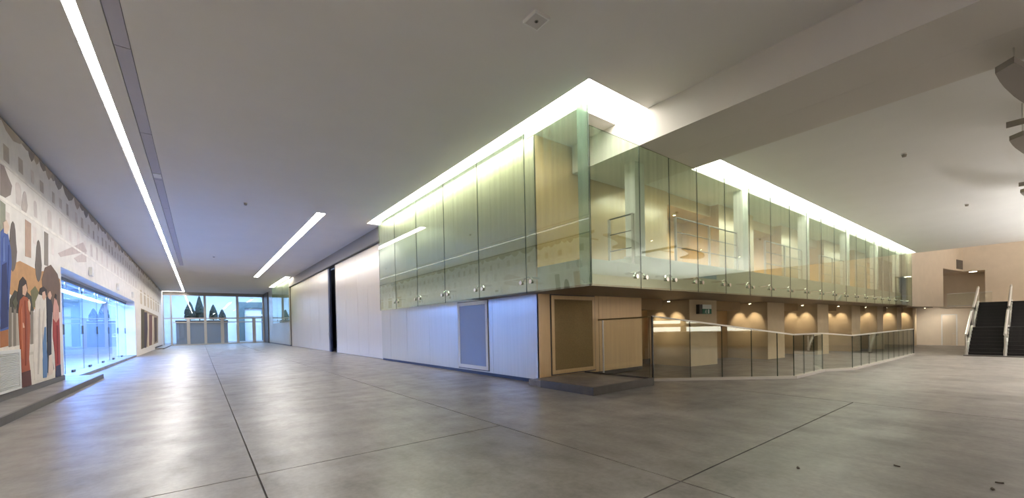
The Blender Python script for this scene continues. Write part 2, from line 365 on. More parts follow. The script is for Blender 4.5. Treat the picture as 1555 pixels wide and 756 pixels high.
# far end of the right hall
def endwall(xa, xb, z0, z1):
    f = lambda x: 6.0-.1317*(x-43)
    return [(xa, f(xa), z0), (xb, f(xb), z0), (xb, f(xb)+.3, z0), (xa, f(xa)+.3, z0)], [(xa, f(xa), z1), (xb, f(xb), z1), (xb, f(xb)+.3, z1), (xa, f(xa)+.3, z1)]
sw = MB(); sw.hexa(*endwall(43, 49.85, 2.4, 9.4)); sw.hexa(*endwall(49.85, 55, 5.60, 9.4))
sw.build('wall_gallery_end', 'cream', kind='structure')
MB().hexa(*[[(p[0], p[1]-.02, p[2]) for p in q] for q in endwall(53.2, 54.9, 5.75, 6.55)]).build('window_2', 'dark', kind='structure')
DX = 55
bw = [(DX, DX+.3, -14, 3.15, -1.4, 9.4), (DX, DX+.3, 3.15, 4.42, 5.58, 9.4), (DX, DX+.3, 3.15, 11, -1.4, 2.28), (DX, DX+.3, 4.42, 11, 5.6, 9.4)]
bx('wall_right_end', bw, 'cream', kind='structure')
bx('wall_recess_back', [(58, 58.2, 1.5, 8, 2.2, 6), (DX+.3, 58.2, 3.0, 3.15, 2.2, 6), (DX+.3, 58.2, 8, 8.1, 2.2, 6), (DX+.3, 58.2, 1.5, 8, 5.58, 5.7), (DX+.3, 58.2, 1.5, 8, 2.2, 2.4)], 'cream', kind='structure')
bx('floor_landing', [(39.7, DX, -14, 2.5, 2.26, 2.42), (50.8, DX, 2.5, 5.4, 2.30, 2.42)], 'cream', kind='structure')
bx('wall_under_landing', (40.3, 40.5, -14, 2.4, -.8, 2.26), 'cream', kind='structure')
d = thing('door_3', None, None, (DX-.02, 5.3, fz(DX)), kind='structure')
bx('door_frame', [(DX-.05, DX, 4.78, 4.86, fz(DX), 1.78), (DX-.05, DX, 5.70, 5.78, fz(DX), 1.78), (DX-.05, DX, 4.86, 5.70, 1.70, 1.78)], 'white', d)
bx('door_leaf', (DX-.03, DX, 4.87, 5.69, fz(DX)+.01, 1.69), 'champ', d)
h = MB(); h.cyl((DX-.1, 4.93, .0), (DX-.03, 4.93, .0), .02); h.cyl((DX-.1, 4.93, .0), (DX-.1, 5.1, .0), .02); h.build('door_handle', 'steel', d)

# entrance facade and lobby beyond it
YF = 66.0
fa = thing('window_1', None, None, (2, YF, 0), kind='structure')
bx('head_frame', (-3.65, 7.4, YF, YF+.25, 6.38, ZC), 'fascia', fa)
bx('transom', (-3.65, 7.4, YF, YF+.14, 3.36, 3.52), 'alu', fa)
for x, w in ((-3.62, .07), (-2.85, .09), (.62, .14), (4.2, .15), (7.3, .14)):
    bx('mullion', (x-w, x+w, YF-.02, YF+.16, 0, 6.38), 'alu', fa)
for x, w in ((-1.15, .16), (2.45, .18), (6.1, .2)):
    bx('door_post', (x-w, x+w, YF-.01, YF+.15, 0, 3.36), 'alu', fa)
bx('door_rail', [(-2.7, 7.2, YF+.02, YF+.12, 2.86, 2.98)], 'alu', fa)
bx('bottom_rail', [(-3.6, 7.3, YF+.02, YF+.12, 0, .12)], 'alu', fa)
gx = [-3.62, -2.85, .62, 4.2, 7.3]
for a, b in zip(gx[:-1], gx[1:]):
    bx('pane', (a+.07, b-.1, YF+.06, YF+.08, 3.52, 6.38), 'g_door', fa); bx('pane', (a+.07, b-.1, YF+.06, YF+.08, .12, 3.36), 'g_door', fa)
bx('wall_lobby', [(-9, 14, 82, 82.2, 0, 9), (-9, -8.8, 66.3, 82, 0, 9), (13.8, 14, 66.3, 82, 0, 9)], 'bluewall', kind='structure')
bx('ceiling_lobby', (-9, 14, 66.3, 82.2, 8.6, 8.8), 'white', kind='structure')

MURAL=[
 ('painted_ground',1,(200, 152, 102),[(14.82,3.32),(15.46,3.50),(16.19,3.47),(17.02,3.43),(18.04,3.55),(19.11,3.42),(18.98,2.35),(16.90,2.26),(14.71,2.61)]),
 ('painted_ground',1,(182, 172, 158),[(14.57,2.36),(16.36,2.46),(16.24,1.32),(15.11,1.28),(14.47,1.34)]),
 ('painted_ground',1,(225, 216, 203),[(14.01,1.35),(15.25,1.38),(16.93,1.41),(18.87,1.41),(18.73,0.24),(15.15,0.27),(13.91,0.24)]),
 ('painted_wall',2,(178, 112, 62),[(14.04,1.72),(14.51,1.77),(14.48,1.38),(14.01,1.35)]),
 ('painted_bush',2,(66, 64, 52),[(14.63,2.17),(14.70,2.49),(15.02,2.73),(15.38,2.67),(15.77,2.80),(16.22,2.66),(16.40,2.31),(16.22,2.17)]),
 ('painted_bush',2,(118, 114, 76),[(16.18,2.80),(16.57,2.97),(17.01,2.75),(16.79,2.37),(16.30,2.38)]),
 ('painted_bush',2,(108, 84, 70),[(17.18,3.22),(17.53,3.60),(18.13,3.76),(18.82,3.56),(19.09,3.25),(18.98,2.35),(17.26,2.28)]),
 ('painted_post',2,(132, 122, 110),[(14.60,2.30),(14.77,2.30),(14.68,1.36),(14.52,1.35)]),
 ('painted_post',2,(132, 122, 110),[(14.90,2.31),(15.07,2.32),(14.98,1.37),(14.81,1.36)]),
 ('painted_post',2,(140, 128, 116),[(16.13,2.27),(16.34,2.28),(16.25,1.39),(16.04,1.38)]),
 ('painted_window',1,(150, 152, 132),[(14.30,4.73),(14.61,4.71),(14.53,3.74),(14.22,3.75)]),
 ('painted_window',1,(192, 162, 142),[(15.95,4.66),(16.42,4.65),(16.32,3.70),(15.86,3.68)]),
 ('painted_window',1,(146, 136, 126),[(17.58,4.67),(17.97,4.67),(17.86,3.68),(17.47,3.67)]),
 ('painted_tree',2,(112, 102, 96),[(15.05,4.41),(15.14,4.37),(15.20,4.21),(15.21,3.96),(15.26,3.70),(15.18,3.44),(15.06,3.25),(14.93,3.17),(14.82,3.22),(14.74,3.37),(14.71,3.61),(14.80,3.89),(14.86,4.14),(14.95,4.33)]),
 ('painted_tree',2,(108, 98, 90),[(17.00,4.31),(17.09,4.27),(17.16,4.12),(17.18,3.88),(17.22,3.62),(17.14,3.36),(17.01,3.18),(16.87,3.11),(16.75,3.16),(16.66,3.31),(16.63,3.54),(16.73,3.81),(16.80,4.06),(16.89,4.24)]),
 ('painted_tree',1,(142, 128, 120),[(14.38,5.59),(14.61,5.61),(14.84,5.43),(15.08,5.28),(14.97,5.03),(14.63,4.87),(14.31,4.85)]),
 ('painted_tree',1,(196, 184, 176),[(15.98,5.40),(16.06,5.39),(16.12,5.32),(16.14,5.21),(16.19,5.08),(16.13,4.94),(16.03,4.83),(15.92,4.77),(15.81,4.77),(15.73,4.84),(15.70,4.95),(15.77,5.11),(15.82,5.24),(15.89,5.35)]),
 ('painted_figure',3,(72, 98, 168),[(14.24,3.99),(14.44,4.12),(14.68,4.05),(14.85,3.67),(14.86,3.36),(14.68,2.71),(14.55,2.15),(14.51,1.77),(14.04,1.72)]),
 ('painted_figure',4,(38, 54, 110),[(14.25,3.24),(14.53,3.34),(14.51,2.69),(14.48,1.83),(14.04,1.76)]),
 ('painted_figure',4,(226, 202, 182),[(14.41,4.24),(14.62,4.34),(14.78,4.22),(14.63,4.01),(14.43,4.01)]),
 ('painted_figure',3,(56, 46, 42),[(15.14,2.55),(15.25,2.79),(15.36,2.99),(15.61,3.12),(15.85,3.04),(15.93,2.85),(15.86,2.63),(15.99,2.44),(15.82,2.25),(15.15,2.23)]),
 ('painted_figure',4,(172, 86, 50),[(15.31,2.50),(15.61,2.63),(15.90,2.60),(16.04,2.44),(16.02,1.78),(15.85,1.00),(15.95,0.53),(15.98,0.25),(15.29,0.26),(15.29,0.79),(15.22,1.53),(15.20,2.23)]),
 ('painted_figure',5,(218, 178, 152),[(15.54,2.86),(15.79,2.95),(15.87,2.81),(15.71,2.64),(15.52,2.66)]),
 ('painted_figure',5,(92, 50, 46),[(15.28,0.69),(15.92,0.71),(15.97,0.23),(15.29,0.26)]),
 ('painted_figure',5,(222, 182, 152),[(15.36,1.95),(15.50,1.94),(15.58,1.82),(15.44,1.81)]),
 ('painted_figure',3,(226, 216, 204),[(16.53,2.54),(16.84,2.78),(17.20,2.84),(17.49,2.71),(17.49,2.13),(17.17,1.41),(16.91,0.74),(16.87,0.34),(16.26,0.41),(16.22,1.07),(16.45,1.78)]),
 ('painted_figure',4,(50, 42, 40),[(16.83,2.76),(16.97,2.94),(17.28,3.02),(17.58,2.95),(17.57,2.79),(17.19,2.75)]),
 ('painted_figure',4,(214, 172, 148),[(17.14,2.84),(17.39,2.90),(17.50,2.75),(17.30,2.62),(17.12,2.69)]),
 ('painted_figure',4,(92, 128, 174),[(17.03,1.82),(17.40,1.86),(17.39,1.21),(17.46,0.67),(17.30,0.39),(17.00,0.40)]),
 ('painted_figure',5,(42, 44, 56),[(17.56,2.72),(17.89,2.82),(18.13,2.47),(17.91,1.79),(17.82,1.00),(18.05,0.59),(17.83,0.48),(17.38,0.52),(17.48,1.40)]),
 ('painted_figure',4,(166, 60, 56),[(18.16,2.15),(18.46,2.33),(18.82,2.21),(18.83,1.69),(18.77,0.53),(18.25,0.49),(18.23,0.98),(18.09,1.59)]),
 ('painted_figure',5,(216, 162, 146),[(18.20,2.48),(18.45,2.88),(18.64,2.62),(18.77,2.51),(18.81,2.17),(18.42,2.00),(18.15,2.11)]),
 ('painted_figure',5,(46, 52, 80),[(18.27,0.65),(18.78,0.68),(18.81,0.28),(18.22,0.27)]),
 ('painted_roof',1,(206, 190, 184),[(18.98,4.25),(22.60,5.24),(23.26,4.98),(19.28,4.17)]),
 ('painted_roof',1,(214, 200, 194),[(21.04,4.39),(23.14,4.96),(23.08,4.53),(21.62,4.32)]),
 ('painted_figure',6,(146, 68, 40),[(15.65,2.52),(15.75,2.52),(15.77,1.78),(15.63,0.85),(15.53,0.85),(15.62,1.77)]),
 ('painted_figure',6,(190, 104, 64),[(15.34,2.27),(15.45,2.41),(15.43,1.77),(15.41,1.03),(15.31,1.03),(15.28,1.61)]),
 ('painted_figure',6,(232, 196, 170),[(15.89,2.50),(16.00,2.57),(16.09,2.44),(16.02,2.23),(15.92,2.29)]),
 ('painted_figure',4,(196, 184, 172),[(16.79,2.33),(16.91,2.38),(16.81,1.41),(16.60,0.54),(16.49,0.55),(16.64,1.42)]),
 ('painted_figure',4,(206, 194, 182),[(17.21,2.35),(17.34,2.43),(17.21,1.78),(17.04,1.41),(17.02,1.78)]),
 ('painted_figure',5,(60, 84, 150),[(14.69,3.77),(14.77,3.66),(14.65,2.86),(14.51,2.23),(14.51,2.69)]),
 ('painted_figure',5,(100, 124, 186),[(14.34,3.86),(14.43,3.94),(14.41,3.35),(14.29,3.31)]),
 ('painted_figure',6,(214, 172, 148),[(17.70,2.84),(17.91,2.94),(18.03,2.81),(17.88,2.68),(17.69,2.72)]),
 ('painted_figure',6,(138, 46, 46),[(18.49,1.92),(18.63,1.92),(18.56,0.71),(18.42,0.72)]),
 ('painted_figure',6,(226, 206, 190),[(17.56,1.01),(17.83,1.04),(17.98,0.59),(17.83,0.44),(17.43,0.44)]),
 ('painted_figure',6,(52, 42, 40),[(18.37,2.77),(18.46,2.90),(18.60,2.87),(18.50,2.70)]),
 ('painted_bush',3,(86, 84, 62),[(14.82,2.43),(15.05,2.58),(15.17,2.42),(14.98,2.25)]),
 ('painted_wall',2,(214, 203, 190),[(16.34,2.24),(17.02,2.31),(16.93,1.41),(16.25,1.39)]),
 ('painted_wall',2,(206, 196, 182),[(15.23,1.15),(16.23,1.18),(16.22,1.11),(15.23,1.08)]),
 ('painted_ground',1,(168, 148, 124),[(41.74,3.56),(57.72,3.46),(56.67,0.61),(40.91,0.43)]),
 ('painted_figure',2,(84, 78, 56),[(41.71,3.46),(44.05,3.56),(44.75,2.50),(43.18,0.46),(41.34,0.42)]),
 ('painted_figure',3,(70, 58, 70),[(43.99,3.34),(46.07,3.43),(46.18,1.96),(44.66,0.42),(43.18,0.46)]),
 ('painted_figure',2,(122, 84, 82),[(47.12,3.24),(50.84,3.37),(51.07,1.99),(49.28,0.52),(46.89,0.58)]),
 ('painted_figure',3,(92, 70, 58),[(52.86,3.17),(55.97,3.27),(55.08,0.78),(52.75,0.69)]),
 ('painted_post',3,(222, 206, 180),[(46.59,3.33),(47.74,3.38),(46.85,0.46),(45.73,0.44)]),
 ('painted_post',3,(226, 212, 188),[(50.80,3.24),(52.19,3.28),(51.27,0.53),(49.92,0.50)]),
]

# ================================================================== LUMINAIRES
def strip(name, label, rects, zd, m, housing_h=.16, seg=3.0, group=None):
    x0 = min(r[0] for r in rects); y0 = min(r[2] for r in rects)
    t = thing(name, label, 'light', (x0, y0, zd), group)
    hb = MB()
    for (a, b, c_, d_) in rects: hb.box(a, b, c_, d_, zd+.03, zd+housing_h)
    hb.build('housing', 'white', t)
    for (a, b, c_, d_) in rects:
        along_y = (d_-c_) >= (b-a); L = (d_-c_) if along_y else (b-a); n = max(1, round(L/seg))
        for i in range(n):
            u0 = i*L/n+.012; u1 = (i+1)*L/n-.012
            bx('diffuser', (a+.008, b-.008, c_+u0, c_+u1, zd, zd+.03) if along_y else (a+u0, a+u1, c_+.008, d_-.008, zd, zd+.03), m, t)
    return t
strip('linear_light', 'long continuous white light strip recessed in the ceiling beside the painted wall', [(SX0, SX1, -8, 65.25), (XW, SX1, 65.25, 65.45)], ZC+.09, 'e_strip', seg=6.0)
strip('linear_light', 'shorter wide white light strip recessed in the middle of the corridor ceiling', [(4.3, 4.66, 19.3, 45.5)], ZC+.04, 'e_short', seg=6.6)
strip('cove_light', 'bright cove light wrapping the near ceiling corner above the green glass', [(6.76, XG-.02, 5.78, 20.0), (XG-.02, 8.84, 5.78, 6.7)], ZC+.18, 'e_cove', seg=20)
strip('cove_light', 'bright cove light in the hall ceiling right of the beam above the glass', [(11.5, 43.0, 5.78, 6.63)], ZH+.14, 'e_cove2', seg=16)
strip('cove_light', 'small distant cove light above the far glass screen near the entrance', [(6.76, XG-.02, 43.9, 55.5)], ZC+.18, 'e_cove', seg=12)
for i, y in enumerate((-4.5, -9.5)):  # unseen uplights, added to brighten the hall ceiling
    t = thing('hall_light', ['long hanging uplight trough of the right hall nearer the gallery', 'long hanging uplight trough of the right hall near the rear wall'][i], 'light', (27, y, 2.7), 'hanging uplights of the right hall')
    bx('trough', [(23.5, 42, y-.3, y+.3, 2.7, 2.78), (23.5, 42, y-.3, y-.27, 2.78, 2.86), (23.5, 42, y+.27, y+.3, 2.78, 2.86)], 'fascia', t)
    for k in range(4): bx('lamp', (23.7+4.5*k, 28.0+4.5*k, y-.25, y+.25, 2.78, 2.81), 'e_hall', t)
    for k in range(5): MB().cyl((24+4.3*k, y, 2.78), (24+4.3*k, y, ZH-.004), .012, 6).build('suspension_rod', 'steel', t)
strip('corridor_light', 'light bar in the corridor ceiling behind the viewer', [(3.2, 3.5, -12, -3)], ZC-.06, 'e_short', housing_h=.06, seg=3)  # unseen lamp added as extra light from behind the camera
strip('skylight', 'warm light panel of the well above the black stairs', [(44.5, 53.5, -10, 3.8)], 9.25, 'e_sky', housing_h=.14, seg=5)
for i, x in enumerate((-6.2, -8.6)):
    strip('tube_light', ['cool blue tube light in the side room close to the glass doors', 'cool blue tube light deep in the side room'][i], [(x-.2, x+.2, 18, 45)], 4.12, 'e_blue', housing_h=.08, seg=4.5, group='tube lights of the side room')
for i, y in enumerate((70, 74, 78)):
    strip('tube_light', ['front', 'middle', 'rear'][i]+' cool tube light on the lobby ceiling beyond the entrance glass', [(-6, 12, y-.2, y+.2)], 8.5, 'e_entry', housing_h=.1, seg=6, group='tube lights of the lobby')

for i, xs in enumerate(((SX0, SX0+.006), (SX1-.006, SX1))):  # black slot linings added to dim the strip's glow mirrored in the glass
    bx('trim_%d' % (i+1), (xs[0], xs[1], -8, 65.25, ZC+.001, ZC+.088), 'black', kind='structure')
# air strip in the ceiling beside the light line
t = thing('air_diffuser', 'lilac grey air slot strip running along the ceiling beside the light line', 'diffuser', (AX0, -14, ZC))
yy = -14
while yy < 40:
    bx('cover_plate', (AX0+.012, AX1-.012, yy+.01, min(yy+4, 40)-.01, ZC+.015, ZC+.06), 'lilac', t); yy += 4
bx('backing', (AX0, AX1, -14, 40, ZC+.06, ZC+.10), 'joint', t)
bx('access_plate', (AX0+.02, AX1-.02, 17.3, 17.75, ZC-.005, ZC+.02), 'white', t)

# ceiling speaker and detectors
t = thing('ceiling_speaker', 'square white speaker plate with round centre on the near ceiling', 'speaker', (4.71, 5.145, ZC))
bevel(bx('plate', (4.56, 4.86, 4.995, 5.295, ZC-.045, ZC-.001), 'plate', t), .008)
bevel(bx('frame', [(4.545, 4.57, 4.98, 5.31, ZC-.055, ZC-.001), (4.85, 4.875, 4.98, 5.31, ZC-.055, ZC-.001), (4.57, 4.85, 4.98, 5.005, ZC-.055, ZC-.001), (4.57, 4.85, 5.285, 5.31, ZC-.055, ZC-.001)], 'white', t), .004)
b = MB(); b.cyl((4.71, 5.145, ZC-.05), (4.71, 5.145, ZC-.035), .035, 16); b.build('rim', 'fascia', t)
b = MB(); b.cyl((4.71, 5.145, ZC-.056), (4.71, 5.145, ZC-.05), .02, 12); b.build('cone', 'dsteel', t)
def detector(x, y, z, label):
    t = thing('smoke_detector', label, 'detector', (x, y, z), 'smoke detectors')
    b = MB(); b.cyl((x, y, z-.03), (x, y, z-.001), .07, 16); b.build('base', 'white', t)
    b = MB(); b.cyl((x, y, z-.10), (x, y, z-.03), .045, 14, .06); b.build('sensor', 'fascia', t)
detector(1.61, 19.3, ZC, 'small round smoke detector on the corridor ceiling between the two strips')
detector(.9, 34.0, ZC, 'tiny distant smoke detector on the corridor ceiling near the entrance')
detector(16.7, 2.46, ZH, 'small round smoke detector on the ceiling of the right hall')
detector(26.5, 2.0, ZH, 'tiny distant smoke detector far along the right hall ceiling')

# ================================================================== MURAL
mural = thing('mural', 'large painted wall scene of robed figures, cypress trees and pale houses', 'mural', (XW, 14, .3))
PM = {}
def paint(c):
    if c not in PM:
        PM[c] = mat('paint_%02x%02x%02x' % c, srgb(*c)[:3], rough=.75, noise=.10, nscale=3.5)
    return PM[c]
for q_, (n, lay, colr, pts) in enumerate(MURAL):
    pts = [(min(y, 62.3), max(z, .31)) for y, z in pts]
    b = MB(); lo = [(XW+.0005, y, z) for y, z in pts]; hi = [(XW+.003*lay+.001+.00004*q_, y, z) for y, z in pts]
    b.hexa(lo, hi); b.build(n, paint(colr), mural)
pale = [(226, 214, 204), (218, 205, 196), (208, 196, 190), (232, 222, 214)]
# pale storeys: ledges and faint windows, trees and painted shade up the wall
for z, hgt in ((5.62, .07), (4.76, .08)):
    bx('painted_ledge', (XW+.0005, XW+.006, 2, 62.3, z, z+hgt), paint((244, 238, 230)), mural)
R = random.Random(3)
def facade(zb, hgt, w, step, shade, arch):
    y = 2.2
    while y < 61.5:
        ww = w*R.uniform(.7, 1.2); hh = hgt*R.uniform(.75, 1.05)
        s_ = R.choice(shade); zz = zb+R.uniform(0, .06)
        if not (zb < 4.3 and 18.6 < y < 38.2):
            pts = [(y, zz), (y+ww, zz), (y+ww, zz+hh*.8)]
            pts += [(y+ww*.5+ww*.5*math.cos(a), zz+hh*.8+hh*.2*math.sin(a)) for a in (PI/4, PI/2, 3*PI/4)] if arch else [(y+ww, zz+hh), (y, zz+hh)]
            pts += [(y, zz+hh*.8)]
            b = MB(); b.hexa([(XW+.0005, p[0], p[1]) for p in pts], [(XW+.002, p[0], p[1]) for p in pts]); b.build('painted_window', paint(s_), mural)
        y += step*R.uniform(.8, 1.3)
facade(5.75, .42, .32, .95, [(206, 194, 184), (214, 203, 194), (196, 184, 174), (222, 211, 203)], False)
facade(4.88, .60, .36, 1.1, [(222, 211, 204), (228, 218, 212), (214, 203, 198)], True)
facade(4.10, .55, .30, 1.6, [(226, 215, 208), (232, 222, 216)], False)
# leaf-shaped patches painting in the shade band under the ceiling
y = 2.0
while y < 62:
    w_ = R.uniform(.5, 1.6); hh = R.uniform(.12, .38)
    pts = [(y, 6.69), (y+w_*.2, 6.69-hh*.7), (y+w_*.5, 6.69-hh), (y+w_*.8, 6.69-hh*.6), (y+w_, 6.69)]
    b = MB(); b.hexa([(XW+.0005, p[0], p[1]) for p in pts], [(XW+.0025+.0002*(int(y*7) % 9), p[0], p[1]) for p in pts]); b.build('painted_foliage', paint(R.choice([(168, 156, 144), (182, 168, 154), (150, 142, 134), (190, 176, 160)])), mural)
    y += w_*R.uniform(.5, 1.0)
# the second scene past the doors: pale house front over figures
for k in range(7):
    y0 = 41.5+k*2.7
    bx('painted_window', (XW+.0005, XW+.003, y0, y0+1.1, 3.9, 5.0), paint(R.choice([(196, 180, 160), (210, 194, 172)])), mural)

# louvred vent at the foot of the mural
t = thing('wall_louvre', 'white slatted ventilation louvre low in the painted wall at far left', 'vent', (XW+.02, 14, .32))
bx('frame', [(XW+.004, XW+.05, 12.6, 12.72, .32, 1.28), (XW+.004, XW+.05, 15.0, 15.1, .32, 1.28), (XW+.004, XW+.05, 12.72, 15.0, 1.2, 1.28), (XW+.004, XW+.05, 12.72, 15.0, .32, .38)], 'slat', t)
b = MB()
for i in range(20):
    z = .39+i*.0405; b.hexa([(XW+.012, 12.72, z+.012), (XW+.045, 12.72, z), (XW+.045, 15.0, z), (XW+.012, 15.0, z+.012)], [(XW+.012, 12.72, z+.036), (XW+.045, 12.72, z+.024), (XW+.045, 15.0, z+.024), (XW+.012, 15.0, z+.036)])
b.build('slats', 'slat', t, kind='stuff')

# raised kerbs along the mural
def platform(label, x0, x1, y0, y1, h, group):
    t = thing('kerb_platform', label, 'platform', ((x0+x1)/2, (y0+y1)/2, 0), group)
    bx('top_slab', (x0, x1-.05, y0, y1-.05 if y0 < 40 else y1, 0.0, h), 'floor', t)
    bx('kerb_stone', (x1-.05, x1, y0, y1, 0, h+.004), 'dark', t); return t
platform('long low concrete platform with dark kerb at the foot of the painted wall', XW+.001, -2.87, -13.9, 20.7, .15, 'platforms along the painted wall')
platform('distant low platform with dark kerb past the glass doors near the entrance', XW+.001, -2.9, 53, 65.8, .10, 'platforms along the painted wall')
# platform under the glass corner
t = thing('corner_platform', 'dark stone platform on the floor under the hung glass corner', 'platform', (8, 7, 0))
bx('top_slab', (7.05, 9.25, 6.08, 8.29, 0, .15), 'floor', t)
bevel(bx('kerb_stone', [(GX, 9.30, 6.0, 6.08, 0, .19)], 'dark', t), .006)
bevel(bx('kerb_stone', [(GX, 7.05, 6.08, 7.75, 0, .19)], 'dark', t), .006)
bevel(bx('kerb_stone', [(9.25, 9.30, 6.08, 8.29, 0, .19)], 'dark', t), .006)

# ================================================================== GLASS DOORS ON THE LEFT
XD = -4.1
ords = ['nearest', 'second', 'third', 'fourth', 'fifth', 'farthest']
ye = [19.3, 22.1, 25.2, 28.3, 31.5, 34.7, 37.9]
for i in range(6):
    a, b_ = ye[i]+.012, ye[i+1]-.012
    t = thing('glass_door', ords[i]+' of six frameless glass door leaves to the blue-lit room', 'door', (XD, a, .12), 'frameless glass doors in the painted wall')
    pn = pane_x('pane', XD, .008, a, b_, .14, 3.52, 'g_door', t)
    for (yc, nm) in ((b_-.18, 'pull_plate'),):
        bevel(bx(nm, (XD+.009, XD+.03, yc-.12, yc+.12, 1.63, 2.0), 'dsteel', pn), .005)
    bx('floor_patch', (XD-.03, XD+.03, a+1.0, a+1.4, .121, .22), 'dsteel', t)
    h = MB()
    for yc in (a+.35, b_-.35): h.box(XD-.03, XD+.03, yc-.07, yc+.07, 3.42, 3.55); h.cyl((XD, yc, 3.55), (XD, yc, 3.64), .03, 8)
    h.build('hanger', 'steel', t)
t = thing('door_track', 'dark sliding track above the frameless glass doors', 'track', (XD, 19.2, 3.6))
bx('rail', (XD-.06, XD+.06, 19.26, 37.94, 3.64, 3.76), 'dsteel', t)
bx('cover', (XD-.10, XD+.10, 19.26, 37.94, 3.76, 3.849), 'alu', t)
for i, (y, z) in enumerate(((23.7, 4.18), (30.6, 4.18), (36.6, 4.18))):
    t = thing('emergency_light', ['nearest', 'middle', 'farthest'][i]+' of three small white emergency lights above the glass doors', 'light', (XW, y, z), 'emergency lights above the glass doors')
    bevel(bx('body', (XW+.009, XW+.12, y-.28, y-.02, z-.16, z+.2), 'white', t), .01)
    bx('lens', (XW+.009, XW+.05, y+.14, y+.46, z-.1, z+.06), 'fascia', t)
    bx('bracket', (XW+.009, XW+.02, y-.02, y+.14, z-.04, z+.0), 'steel', t)

# ================================================================== HUNG GLASS SCREENS
def fitting(par, face, s, z, off):
    """spider clamp at a joint: two bolted discs, a bowed arm and a rod back to the slab"""
    b = MB()
    P = (lambda u, d, zz: (s+u, GY+d, zz)) if face == 'r' else (lambda u, d, zz: (GX+d, s+u, zz))
    for u in (-.2, .2):
        if off and u < 0 and off == 'end': continue
        b.cyl(P(u, -.045, z), P(u, -.012, z), .055, 14); b.cyl(P(u, .012, z), P(u, .05, z), .05, 12)
    b.tube([P(-.2, .04, z), P(-.15, .05, z+.10), P(0, .06, z+.15), P(.15, .05, z+.10), P(.2, .04, z)], .022, 8)
    b.cyl(P(0, .06, z+.13), P(0, .44, z+.13), .03, 8)
    return b.build('spider_fitting', 'chrome', par, smooth=False)
jr = [GX+.012, 8.82, 10.15, 11.6, 13.3, 15.05, 16.85, 18.7]
while jr[-1] < 42: jr.append(min(jr[-1]+1.88, 43.0))
jr[-1] = 43.0
t = thing('glass_screen', 'green striped glass screen hung along the gallery on the right side', 'glass screen', (20, GY, 2.45))
PN = []
for i, (a, b_) in enumerate(zip(jr[:-1], jr[1:])):
    zt = 5.99 if (b_ > 8.8 and a < 11.5) else (6.88 if a < 9 else ZH+.1)
    PN.append(pane_y('glass_panel', GY, .009, a+.006, b_-.006, 2.45, zt, 'g_screen', t))
for p, s in zip(PN, jr[1:-1]): fitting(p, 'r', s, 2.74, None)
jl = [GY+.012, 8.21, 10.47, 12.64, 14.89, 17.1, 19.04]
t = thing('glass_screen', 'green striped glass screen hung before the gold corridor wall', 'glass screen', (GX, 12, 2.45))
PN = [pane_x('glass_panel', GX, .009, a+.006, b_-.006, 2.45, 6.88, 'g_screen', t) for a, b_ in zip(jl[:-1], jl[1:])]
for p, s in zip(PN, jl[1:-1]): fitting(p, 'l', s, 2.74, None)
jf = [43.6, 47.3, 51, 54.6]
t = thing('glass_screen', 'small distant green glass screen beside the entrance facade', 'glass screen', (GX, 48, 2.45))
PN = [pane_x('glass_panel', GX, .009, a+.006, b_-.006, 2.45, 6.6, 'g_screen', t) for a, b_ in zip(jf[:-1], jf[1:])]
for p, s in zip(PN, jf[1:-1]): fitting(p, 'l', s, 2.74, None)
t = bx('glass_fin', (GX+.03, GX+.05, GY+.03, GY+.36, 2.52, 6.8), 'g_fin'); tag(t, 'milky glass fin standing in the corner of the hung glass screens', 'glass fin')

# ================================================================== VENT PANELS ON THE GOLD CORE
t = thing('wall_vent', 'tall white-framed grey perforated vent panel in the pale corridor wall', 'vent', (XG, 11.65, .15))
y0, y1, z0, z1 = 10.72, 12.58, .17, 2.44
bx('gap', [(XG-.006, XG-.001, y0-.03, y1+.03, z0-.03, z1+.03)], 'dark', t)
bevel(bx('frame', [(XG-.03, XG-.007, y0, y0+.12, z0, z1), (XG-.03, XG-.007, y1-.12, y1, z0, z1), (XG-.03, XG-.007, y0+.12, y1-.12, z1-.12, z1), (XG-.03, XG-.007, y0+.12, y1-.12, z0, z0+.12)], 'slat', t), .004)
bx('perforated_sheet', (XG-.018, XG-.007, y0+.12, y1-.12, z0+.12, z1-.12), 'mesh_grey', t)
t = thing('wall_grille', 'tall bronze mesh grille in gold frame behind the dark platform', 'vent', (8.82, 8.29, .16))
x0, x1, z0, z1 = 7.92, 9.74, .20, 2.43
bx('gap', (x0-.035, x1+.035, 8.294, 8.299, z0-.035, z1+.035), 'dark', t)
bevel(bx('frame', [(x0, x0+.11, 8.27, 8.294, z0, z1), (x1-.11, x1, 8.27, 8.294, z0, z1), (x0+.11, x1-.11, 8.27, 8.294, z1-.11, z1), (x0+.11, x1-.11, 8.27, 8.294, z0, z0+.11)], 'gold', t), .004)
bx('mesh_sheet', (x0+.11, x1-.11, 8.28, 8.294, z0+.11, z1-.11), 'gold_dark', t)

